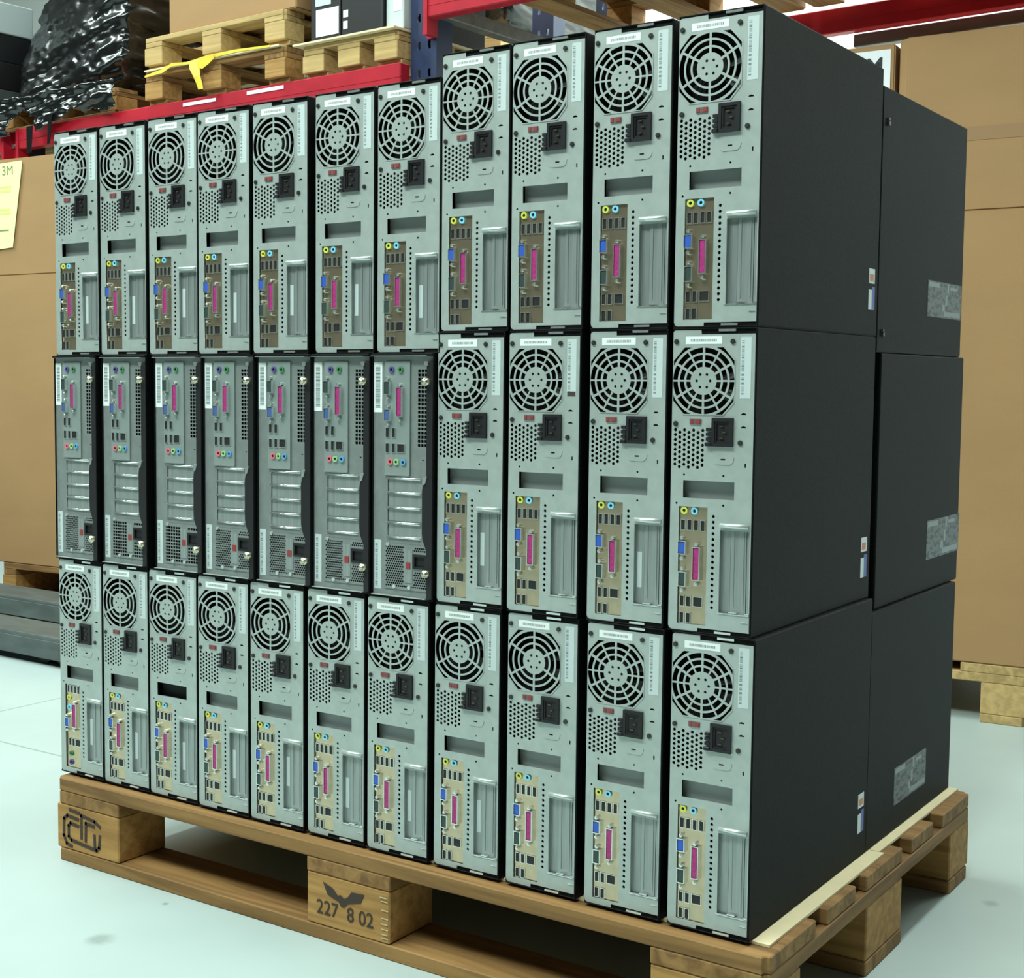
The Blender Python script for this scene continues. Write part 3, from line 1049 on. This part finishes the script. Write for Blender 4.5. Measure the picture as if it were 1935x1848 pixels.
REAR = [(xr, 0.4115, Z3+HBK+H*MM+0.0006, H*MM, 'top', (0.215, 0.382, 0.056, 0.108), 0.0),
        (xr, 0.4330, Z3+HBK+0.0003, H*MM, 'middle', (0.225, 0.390, 0.046, 0.104), 0.0),
        (relax(ROW3)[10], 0.4080, Z3, HBK, 'bottom', (0.115, 0.262, 0.036, 0.090), 0.0)]
for x, y, z, hh, nm, (a, b, c, d), tl in REAR:
    t = thing('tower_computer', 'plain black computer flank behind the front row, rear right of the '+nm+' layer', 'computer', (x, y, z), 0, 'computers of the rear row')
    obj('case', rear_case(hh, 'case'), t)
    reg_label(t, a, b, c, d, tl)
    if nm == 'top':
        for zz in (0.024, 0.300):
            bm = bmesh.new()
            bm_cyl(bm, (W*MM, 0.020, zz), 0.0032, 0.003, 'x', 12)
            bm_box(bm, W*MM, W*MM+0.003, 0.016, 0.021, zz+0.004, zz+0.007)
            obj('cover_latch', to_mesh(bm, 'cover_latch', [mt['screw']]), t)

# ------------------------------------------------------------------ cartons on pallets behind the stack
PH1 = math.radians(4.329)
O1 = Vector((-2.2, 1.63, 0))


def F1(s, d, z):
    return (O1.x+s*math.cos(PH1)-d*math.sin(PH1), O1.y+s*math.sin(PH1)+d*math.cos(PH1), z)


def make_carton(label, s0, s1, d0, d1, z0, z1, crease, cham=0.0, fr=F1, ph=PH1, group=None, tape=None):
    t = thing('carton', label, 'carton', fr(s0, d0, z0), ph, group)
    L, D, Hh = s1-s0, d1-d0, z1-z0

    def sh(name, a, b, z_0, z_1, inset):
        bm = bmesh.new()
        bm_box(bm, inset, L-inset, inset, D-inset, z_0, z_1)
        es = [e for e in bm.edges if abs(e.verts[0].co.z-e.verts[1].co.z) > 0.01]
        if cham:
            bmesh.ops.bevel(bm, geom=es, offset=cham, segments=1, affect='EDGES')
        bmesh.ops.bevel(bm, geom=[e for e in bm.edges], offset=0.003, segments=2, affect='EDGES')
        return obj(name, to_mesh(bm, name, [mt['carton']]), t)
    if crease:
        sh('carton_body', 0, 0, 0, crease-z0, 0.0)
        sh('carton_sleeve', 0, 0, crease-z0+0.0005, Hh, 0.004)
    else:
        sh('carton_body', 0, 0, 0, Hh, 0.0)
    if tape:
        for a, b in tape:
            obj('tape_band', box_mesh('tape_band', cham+0.004, L-cham-0.004, 0.0032, 0.006, a-z0, b-z0, mt['carton_tape']), t)
    return t


make_pallet('wooden pallet under the brown carton with the yellow notice', None, 0.80, 0.8, 0.93, bw=0.066, out=0.24, loc=F1(-0.062, 0.0, 0), rz=PH1, seed=5)
lc = make_carton('tall brown carton with a yellow notice, left of the stack', -0.118, 0.72, 0.0, 0.82, PZ+0.0005, 1.504, 1.115)
make_pallet('wooden pallet under the tall brown cartons, right of the stack', None, 1.2, 0.8, 0.93, wx='wood_pale', wy='wood_pale', wb='wood_paleb', loc=F1(3.245, 0.0, 0), rz=PH1+math.pi/2, seed=6)
rc = make_carton('tall brown carton with cut corners, right of the stack', 2.912, 3.42, 0.0, 0.9, PZ+0.0005, 1.556, 1.157, 0.024, tape=[(1.313, 1.343)])
cc = make_carton('brown carton with a white notice, beside the cut-corner carton', 2.46, 2.905, 0.03, 0.9, PZ+0.0005, 1.552, None)

# notices stuck on the cartons
nt_ = thing('notice', 'yellow paper notice taped to the left brown carton', 'notice', F1(0, -0.0002, 0), PH1)
pp = plate('paper', [[(-116, 1488), (62, 1493), (66, 1486), (16, 1208), (-116, 1200)]], 0.0006, mt['yellow_paper'], -0.0012)
pa = obj('paper', pp, nt_)
obj('lettering', text_mesh('lettering', '3M', 0.044, mt['print_green'], 0.0004), pa, (-0.004, -0.0014, 1.463))
bm = bmesh.new()
for z, a, b in ((1.405, -0.1, 0.012), (1.392, -0.1, 0.010), (1.330, -0.1, 0.004), (1.318, -0.1, 0.008)):
    bm_box(bm, a, b, -0.0016, -0.0012, z, z+0.008)
obj('printed_line', to_mesh(bm, 'printed_line', [mt['print_pale']]), pa)
obj('printed_line', box_mesh('printed_line', -0.1, -0.002, -0.0016, -0.0012, 1.263, 1.268, mt['print_green']), pa)
nt2 = thing('notice', 'white paper notice on the carton behind the stack', 'notice', F1(0, 0.0298, 0), PH1)
pp = plate('paper', [rect(2760, 2895, 1340, 1540)], 0.0006, mt['white_paper'], -0.0012)
pa2 = obj('paper', pp, nt2)
obj('lettering', text_mesh('lettering', '3M', 0.052, mt['print_black'], 0.0004, 0.0008), pa2, (2.846, -0.0014, 1.503))

# ------------------------------------------------------------------ pallet rack
PH2 = math.radians(-2.8)
O2 = Vector((-0.605, 1.751, 0))


def F2(s, d, z):
    return (O2.x+s*math.cos(PH2)-d*math.sin(PH2), O2.y+s*math.sin(PH2)+d*math.cos(PH2), z)


rack = thing('pallet_rack', 'warehouse rack with red beams and blue uprights behind the stack', 'rack', F2(0, 0, 0), PH2)


def upright(s, d, top=3.3):
    bm = bmesh.new()
    # open channel profile with punched holes suggested by real slots on the front
    holes = []
    z = 0.10
    lp = [rect(0, 90, 0, top*1000)]
    while z < top-0.1:
        for u in (24, 60):
            lp.append(rect(u, u+10, z*1000, z*1000+22))
        z += 0.075
    front = plate('upright', lp, 0.0025, mt['rack_blue'], 0.0)
    bm.from_mesh(front)
    bm_box(bm, 0.0, 0.0025, 0.0025, 0.07, 0, top)
    bm_box(bm, 0.0875, 0.09, 0.0025, 0.07, 0, top)
    bm_box(bm, 0.0025, 0.018, 0.0675, 0.07, 0, top)
    bm_box(bm, 0.072, 0.0875, 0.0675, 0.07, 0, top)
    bm_box(bm, -0.02, 0.11, -0.02, 0.09, 0.0, 0.006)
    return obj('upright', to_mesh(bm, 'upright', [mt['rack_blue']]), rack, (s, d, 0))


BZ = 1.640       # top of the lower beams
for s, d in ((0.0, 0.0), (-1.84, 0.0), (0.0, 0.95), (-1.84, 0.95), (2.2, 0.95), (2.2, 0.0), (-0.37, 1.12)):
    upright(s, d, BZ if s < -1 else 3.3)


def beam(s0, s1, d, z0, z1, brL=True, brR=True, front=True):
    bm = bmesh.new()
    sg = -1 if front else 1
    bm_box(bm, s0+0.045, s1-0.045, d-0.045, d-0.003, z0, z1, 0.003, 1)
    bm_box(bm, s0+0.045, s1-0.045, d-0.046, d-0.043, z0+0.03, z0+0.034)
    b = obj('beam', to_mesh(bm, 'beam', [mt['rack_red']]), rack)
    for on, a, c in ((brL, s0+0.036, s0+0.050), (brR, s1-0.050, s1-0.036)):
        if on:
            bm = bmesh.new()
            bm_box(bm, a, c, d-0.048, d-0.002, z0-0.045, z1+(0.03 if z1 > 1.7 else 0))
            if a < (s0+s1)/2:
                bm_box(bm, a-0.02, a, d-0.006, d-0.001, z0-0.045, z1+(0.03 if z1 > 1.7 else 0))
            else:
                bm_box(bm, c, c+0.02, d-0.006, d-0.001, z0-0.045, z1+(0.03 if z1 > 1.7 else 0))
            obj('beam_bracket', to_mesh(bm, 'beam_bracket', [mt['rack_red']]), b)
            bm = bmesh.new()
            bm_cyl(bm, ((a+c)/2-0.014 if a < (s0+s1)/2 else (a+c)/2+0.014, d-0.014, z0+0.022), 0.008, 0.012, 'y', 12)
            obj('bolt', to_mesh(bm, 'bolt', [mt['bright']]), b)
    return b


beam(-1.795, 0.045, 0.0, BZ-0.070, BZ, True, False)
fb = [o_ for o_ in rack.children if o_.name.startswith('beam')][0]
for a, b, za, zb_ in ((-0.885, -0.735, 1.6185, 1.6260), (-0.600, -0.445, 1.6205, 1.6285)):
    bm = bmesh.new()
    bm_box(bm, a, b, -0.0475, -0.0458, za, zb_+0.003, 0.0008, 1)
    obj('label_strip', to_mesh(bm, 'label_strip', [mt['white_paper']]), fb)
beam(-1.795, 0.045, 0.998, BZ-0.070, BZ)
beam(-3.60, -1.795, 0.0, BZ-0.070, BZ, False, True)
BR = 1.860       # top of the beams of the right-hand bay
beam(0.045, 2.245, 0.0, BR-0.115, BR)
beam(0.045, 2.245, 0.998, BR-0.072, BR)
obj('support_bar', box_mesh('support_bar', 0.856, 2.2, 0.999, 1.039, 1.750, 1.7875, mt['steel_grey'], 0.003), rack)
for s in (0.075,):
    obj('support_bar', box_mesh('support_bar', s, s+0.04, 0.0, 0.95, 1.752, 1.79, mt['steel_grey'], 0.003), rack)
for z in (0.35, 1.25):
    bm = bmesh.new()
    bm_box(bm, 0.02, 0.06, 0.07, 0.95, z, z+0.03)
    obj('frame_brace', to_mesh(bm, 'frame_brace', [mt['rack_blue']]), rack)

# ------------------------------------------------------------------ goods on the rack
HP = dict(L=0.626, D=0.80, kz=0.70, bw=0.085, wx='wood_pale', wy='wood_pale', wb='wood_paleb')


def half_pallet(label, s, d, z, group, seed, L=0.626, pale=True, kz=0.70):
    k = dict(HP)
    k['L'] = L
    k['bottom'] = 'y'
    k['kz'] = kz
    if not pale:
        k.update(wx='wood_x', wy='wood_y', wb='wood_b')
    return make_pallet(label, group, loc=F2(s, d, z), rz=PH2, seed=seed, **k)


GP = 'small pallets on the rack'
_, _, hz = half_pallet('small wooden pallet on the red beam with a yellow strap hanging over it', -1.058, -0.055, BZ+0.0005, GP, 11, 0.626, False)
_, _, hz = half_pallet('small wooden pallet on top of another, carrying a brown carton on the rack', -1.058, -0.055, BZ+hz+0.007, GP, 12)
TP = BZ+2*hz+0.0075
make_carton('brown carton on the upper of two stacked pallets on the rack', -0.955, -0.40, -0.04, 0.70, TP+0.0005, TP+0.62, None, 0, F2, PH2)
bs = obj('cardboard_sheet', box_mesh('cardboard_sheet', 0.0, 0.60, -0.012, 0.76, 0, 0.005, mt['sheet']))
bs.location = F2(-1.045, -0.055, BZ+hz+0.001)
bs.rotation_euler = (0, 0, PH2)
tag(bs, 'thin board sheet sandwiched between the two stacked pallets', 'sheet')
# yellow strap: along the gap and hanging down over the lower pallet
st = thing('strap', 'yellow strap hanging down in front of the stacked pallets', 'strap', F2(-1.040, -0.066, BZ-0.004), PH2)


def ribbon(name, pts, wd, m, parent, axis):
    bm = bmesh.new()
    prev = None
    for (x, y, z), ww in zip(pts, wd):
        if axis == 'v':
            a = bm.verts.new((x, y, z-ww/2))
            b = bm.verts.new((x, y, z+ww/2))
        else:
            a = bm.verts.new((x-ww/2, y, z))
            b = bm.verts.new((x+ww/2, y, z))
        if prev:
            bm.faces.new((prev[0], a, b, prev[1]))
        prev = (a, b)
    bmesh.ops.recalc_face_normals(bm, faces=bm.faces)
    r = bmesh.ops.extrude_face_region(bm, geom=list(bm.faces))
    for v in [q for q in r['geom'] if isinstance(q, bmesh.types.BMVert)]:
        v.co.y -= 0.0012
    return obj(name, to_mesh(bm, name, [m]), parent)


ribbon('strap_length', [(0.00, -0.002, hz-0.010), (0.05, -0.003, hz-0.006), (0.09, -0.006, hz-0.004), (0.13, -0.004, hz+0.010), (0.20, -0.002, hz+0.006), (0.30, -0.003, hz+0.012), (0.42, -0.002, hz+0.014), (0.56, -0.002, hz+0.008)],
       [0.006, 0.010, 0.012, 0.010, 0.008, 0.012, 0.008, 0.006], mt['yellow_tape'], st, 'v')
ribbon('strap_tail', [(0.235, -0.004, hz+0.010), (0.240, -0.007, hz-0.015), (0.252, -0.010, hz-0.040), (0.262, -0.009, hz-0.062), (0.268, -0.008, hz-0.082)],
       [0.050, 0.046, 0.030, 0.026, 0.022], mt['yellow_tape'], st, 'h')
ribbon('strap_loop', [(0.25, -0.006, hz-0.004), (0.28, -0.012, hz-0.010), (0.31, -0.010, hz+0.002), (0.325, -0.006, hz+0.010)], [0.022, 0.026, 0.022, 0.014], mt['yellow_tape'], st, 'v')

half_pallet('small wooden pallet beside the blue upright, under dark boxes and a board sheet', -0.372, -0.045, BZ+0.0005, GP, 13, 0.36, True, 0.62)
z2 = BZ+0.62*0.144+0.001
bs = obj('cardboard_sheet', box_mesh('cardboard_sheet', -0.02, 0.364, -0.02, 0.80, 0, 0.006, mt['sheet'], 0.001))
bs.location = F2(-0.372, -0.045, z2)
bs.rotation_euler = (0, 0, PH2)
tag(bs, 'cream board sheet lying on the small pallet beside the blue upright', 'sheet')
z2 += 0.0065


def dark_box(label, s0, s1, d0, d1, z, hh, m, patches, name='box'):
    t = thing(name, label, 'box', F2(s0, d0, z), PH2)
    obj('box_body', box_mesh('box_body', 0, s1-s0, 0, d1-d0, 0, hh, m, 0.004, 2), t)
    for nm, a, b, c, d, mm in patches:
        obj(nm, box_mesh(nm, a, b, -0.0012, 0.0006, c, d, mm), t)
    return t


dark_box('black box with white labels on the rack next to the brown carton', -0.352, -0.236, -0.03, 0.45, z2, 0.42, mt['plastic'],
         [('label', 0.022, 0.110, 0.018, 0.094, mt['white_paper']), ('label', 0.020, 0.080, 0.104, 0.20, mt['sticker']), ('red_stripe', 0.084, 0.096, 0.115, 0.2, mt['red'])])
dark_box('black box with two small white labels, left of the blue upright', -0.232, -0.078, -0.03, 0.45, z2, 0.42, mt['plastic'],
         [('label', 0.008, 0.026, 0.058, 0.078, mt['white_paper']), ('label', 0.008, 0.024, 0.026, 0.048, mt['white_paper'])])
dark_box('pale grey box right against the blue upright on the rack', -0.074, -0.010, -0.02, 0.14, z2, 0.42, mt['sticker'], [('paper', 0.028, 0.058, 0.05, 0.36, mt['white_paper'])])

# black film-wrapped loads
def wrapped(label, s0, s1, d0, d1, z0, z1, seed, lean=0.0, amp=1.0, slope=0.0):
    bm = bmesh.new()
    n = 70
    bmesh.ops.create_cube(bm, size=2.0)
    bmesh.ops.subdivide_edges(bm, edges=list(bm.edges), cuts=n, use_grid_fill=True)
    L, D, Hh = s1-s0, d1-d0, z1-z0
    for v in bm.verts:
        p = v.co.copy()
        k = (abs(p.x)**10+abs(p.y)**10+abs(p.z)**10)**(1/10)
        q = p/k
        h_ = (q.z+1)/2
        nx = L/2*q.x
        if q.x < 0:
            nx *= 1-lean*max(0, h_-0.06)**0.9
        c = Vector((nx, D/2*q.y, Hh/2*q.z))
        # taut folds run slightly uphill along the film
        t = c.z-0.28*c.x
        f1 = noise.noise(Vector((c.x*3.0+seed, c.y*3.0, t*22)))
        f2 = noise.noise(Vector((c.x*9+seed, c.y*9, t*75+c.x*8)))
        f3 = noise.noise(Vector((c.x*4, c.y*4+seed, c.z*4)))
        wv = amp*(0.016*f1 + 0.007*(1-abs(f2)*2) + 0.018*f3)
        bulge = 0.035*math.cos(q.z*math.pi/2)
        slump = slope*Hh*h_*(0.55-0.45*q.x)*max(0.0, -q.y)
        nrm = Vector((q.x, q.y, 0))
        v.co = c + nrm*(wv+bulge) + Vector((L/2, D/2+slump, Hh/2))
    t = thing('wrapped_load', label, 'load', F2(s0, d0, z0), PH2)
    obj('film', to_mesh(bm, 'film', [mt['wrap']], True), t)
    return t


make_pallet('dark wooden pallet under the black film-wrapped load on the rack', GP, 0.66, 0.8, 0.6, bw=0.09, loc=F2(-1.90, -0.02, BZ+0.0005), rz=PH2, seed=21)
wl = wrapped('goods wrapped in shiny black film on the left of the rack', -1.875, -1.235, -0.005, 0.70, BZ+0.6*0.144+0.002, BZ+0.80, 4.2, 0.10, 1.15, 0.55)
# film skirt pulled down over the pallet front, torn open at one place
bm = bmesh.new()
nu, nv = 90, 26
grid = []
for i in range(nu+1):
    col = []
    for j in range(nv+1):
        x = -0.01+0.69*i/nu
        z = 0.10-0.128*j/nv
        y = -0.068+0.014*noise.noise(Vector((x*8, 3.1, z*30-x*5)))+0.006*noise.noise(Vector((x*30, 1.0, z*90)))
        col.append(bm.verts.new((x, y, z+0.006*noise.noise(Vector((x*6, j*0.02, 0.3))))))
    grid.append(col)
for i in range(nu):
    for j in range(nv):
        x = -0.01+0.69*(i+0.5)/nu
        z = 0.10-0.128*(j+0.5)/nv
        hole = ((x-0.185)/0.085)**2+((z+0.012)/0.062)**2 < 1+0.5*noise.noise(Vector((x*40, z*40, 0)))
        low = z < -0.012-0.03*math.sin(x*9)+0.03*noise.noise(Vector((x*14, 0, 7)))
        if not hole and not (low and x > 0.26):
            bm.faces.new((grid[i][j], grid[i+1][j], grid[i+1][j+1], grid[i][j+1]))
bmesh.ops.delete(bm, geom=[v for v in bm.verts if not v.link_faces], context='VERTS')
# keep the largest connected piece only
seen, best = set(), []
for f in bm.faces:
    if f in seen:
        continue
    comp, st_ = [], [f]
    seen.add(f)
    while st_:
        g_ = st_.pop()
        comp.append(g_)
        for e in g_.edges:
            for h_ in e.link_faces:
                if h_ not in seen:
                    seen.add(h_)
                    st_.append(h_)
    if len(comp) > len(best):
        best = comp
bs_ = set(best)
bmesh.ops.delete(bm, geom=[f for f in bm.faces if f not in bs_], context='FACES')
r = bmesh.ops.extrude_face_region(bm, geom=list(bm.faces))
for v in [q for q in r['geom'] if isinstance(q, bmesh.types.BMVert)]:
    v.co.y += 0.0012
obj('film_skirt', to_mesh(bm, 'film_skirt', [mt['wrap']], True), wl, (0, 0, -0.086))
for x, z, wd, ln, sl in ((0.345, -0.165, 0.022, 0.10, 0.12), (0.235, -0.185, 0.035, 0.09, 0.05)):
    bm = bmesh.new()
    vs = [bm.verts.new((x+sl*ln*(1-t)+sg*wd/2*(1-0.3*t), -0.072, z+ln*(1-t))) for t in (0, 1) for sg in (-1, 1)]
    bm.faces.new((vs[0], vs[1], vs[3], vs[2]))
    r = bmesh.ops.extrude_face_region(bm, geom=list(bm.faces))
    for v in [q for q in r['geom'] if isinstance(q, bmesh.types.BMVert)]:
        v.co.y -= 0.002
    obj('film_tail', to_mesh(bm, 'film_tail', [mt['wrap']]), wl)
wrapped('tall black-wrapped load added as a dark backdrop behind the rack', -1.16, -0.20, 1.36, 2.0, 0.0, 1.85, 9.1, 0.02, 0.5)  # added load that keeps the gaps between the pallets black

# left neighbour bay: old machines on a pallet at the picture's left edge
make_pallet('wooden pallet under the grey machines at the far left of the rack', GP, 0.7, 0.8, 0.6, bw=0.09, loc=F2(-2.66, -0.04, BZ+0.0005), rz=PH2, seed=23)
zz = BZ+0.6*0.144+0.001
for k, (hh, m, lab) in enumerate(((0.085, 'truck', 'lowest of the machines piled at the far left of the rack'), (0.10, 'plastic', 'black machine with a magenta socket piled at the far left of the rack'), (0.10, 'plastic', 'black machine just under the pale one at the far left of the rack'), (0.11, 'sticker', 'pale grey machine topmost of the pile at the far left of the rack'))):
    t = thing('machine', lab, 'machine', F2(-2.58, -0.03, zz), PH2, 'machines piled at the far left of the rack')
    e = 0.635-0.006*k if k < 3 else 0.632
    obj('housing', box_mesh('housing', 0, e, 0, 0.20, 0, hh, mt[m], 0.004, 2), t)
    if k == 0:
        obj('vent_plate', box_mesh('vent_plate', e-0.10, e-0.012, -0.002, 0.0005, 0.02, 0.07, mt['bay']), t)
    if k == 1:
        obj('socket', box_mesh('socket', e-0.036, e-0.024, -0.004, 0.0005, 0.015, 0.08, mt['magenta']), t)
    if k == 2:
        obj('socket', box_mesh('socket', e-0.03, e-0.016, -0.004, 0.0005, 0.012, 0.05, mt['cyan']), t)
        obj('label', box_mesh('label', e-0.05, e-0.03, -0.002, 0.0005, 0.06, 0.08, mt['sheet']), t)
    if k == 3:
        obj('trim_edge', box_mesh('trim_edge', e-0.12, e+0.004, -0.006, 0.001, 0.0, 0.012, mt['bay']), t)
    zz += hh+0.001

# next rack row: one more pallet seen past the blue upright
obj('beam', box_mesh('beam', -1.50, -0.33, 1.205, 1.245, 1.865, 1.955, mt['rack_red'], 0.003), rack)
make_pallet('wooden pallet far behind the blue upright, above the eighth tower', GP, 0.626, 0.8, 0.72, bw=0.09, wx='wood_pale', wy='wood_pale', wb='wood_paleb', bottom='y', loc=F2(-1.20, 1.21, 1.9555), rz=PH2, seed=41)

wrapped('tall black-wrapped load added as a dark backdrop behind the machines at the far left of the rack', -2.95, -1.27, 1.36, 2.0, 0.0, 2.75, 15.3, 0.02, 0.5)  # added load, hides the pale wall so the far left stays black
wrapped('black-wrapped load added as dark backing on the pallet far behind the blue upright', -1.18, -0.60, 1.28, 1.98, 1.9555+0.72*0.144+0.001, 2.75, 12.1, 0.02, 0.5)  # added load that continues the dark backdrop above the pallet

# pallets overhead in the right-hand bay
for k, (s, lab) in enumerate(((0.115, 'pallet seen from below on the right-hand rack beams, nearest the blue upright'), (0.77, 'pallet seen from below on the right-hand rack beams, second from the blue upright'), (1.43, 'pallet seen from below on the right-hand rack beams, farthest from the blue upright'))):
    t, _, hh = make_pallet(lab, 'pallets overhead on the rack', 0.9, 0.63, 0.80, bw=0.09, loc=F2(s+0.63, 0.02, BR+0.0005), rz=PH2+math.pi/2, seed=31+k)
    if True:  # nearest and second boxes are added, to shade the rear beam
        dark_box('dark box loaded on the overhead pallet '+('nearest the blue upright', 'second from the blue upright', 'farthest from the blue upright')[k], s+0.02, s+0.61, 0.04, 0.90, BR+hh+0.001, 0.6, mt['plastic'], [('label', 0.1, 0.2, 0.1, 0.2, mt['white_paper'])])

# ------------------------------------------------------------------ pallet truck on the floor at the left
PT = thing('pallet_truck', 'grey pallet truck with its two forks low over the floor', 'pallet truck', (-1.30, 0.98, 0), math.radians(-1.5))


def fork(y):
    bm = bmesh.new()
    # rounded channel: top plate and two skirts
    bm_box(bm, -1.2, 0.24, y, y+0.15, 0.066, 0.082, 0.006, 2)
    bm_box(bm, -1.2, 0.20, y, y+0.010, 0.020, 0.072, 0.003, 1)
    bm_box(bm, -1.2, 0.20, y+0.140, y+0.15, 0.020, 0.072, 0.003, 1)
    f = obj('fork', to_mesh(bm, 'fork', [mt['truck']]), PT)
    for x in (0.02, 0.10):
        bm = bmesh.new()
        bm_cyl(bm, (x, y+0.03, 0.033), 0.033, 0.09, 'y', 24)
        obj('roller', to_mesh(bm, 'roller', [mt['plastic']]), f)
    return f


fork(0.0)
fork(0.38)
bm = bmesh.new()
bm_box(bm, -1.42, -1.19, 0.0, 0.53, 0.06, 0.30, 0.01, 2)
obj('pump_housing', to_mesh(bm, 'pump_housing', [mt['truck']]), PT)
bm = bmesh.new()
bm_cyl(bm, (-1.40, 0.19, 0.10), 0.10, 0.15, 'y', 28)
obj('steer_wheel', to_mesh(bm, 'steer_wheel', [mt['plastic']]), PT)
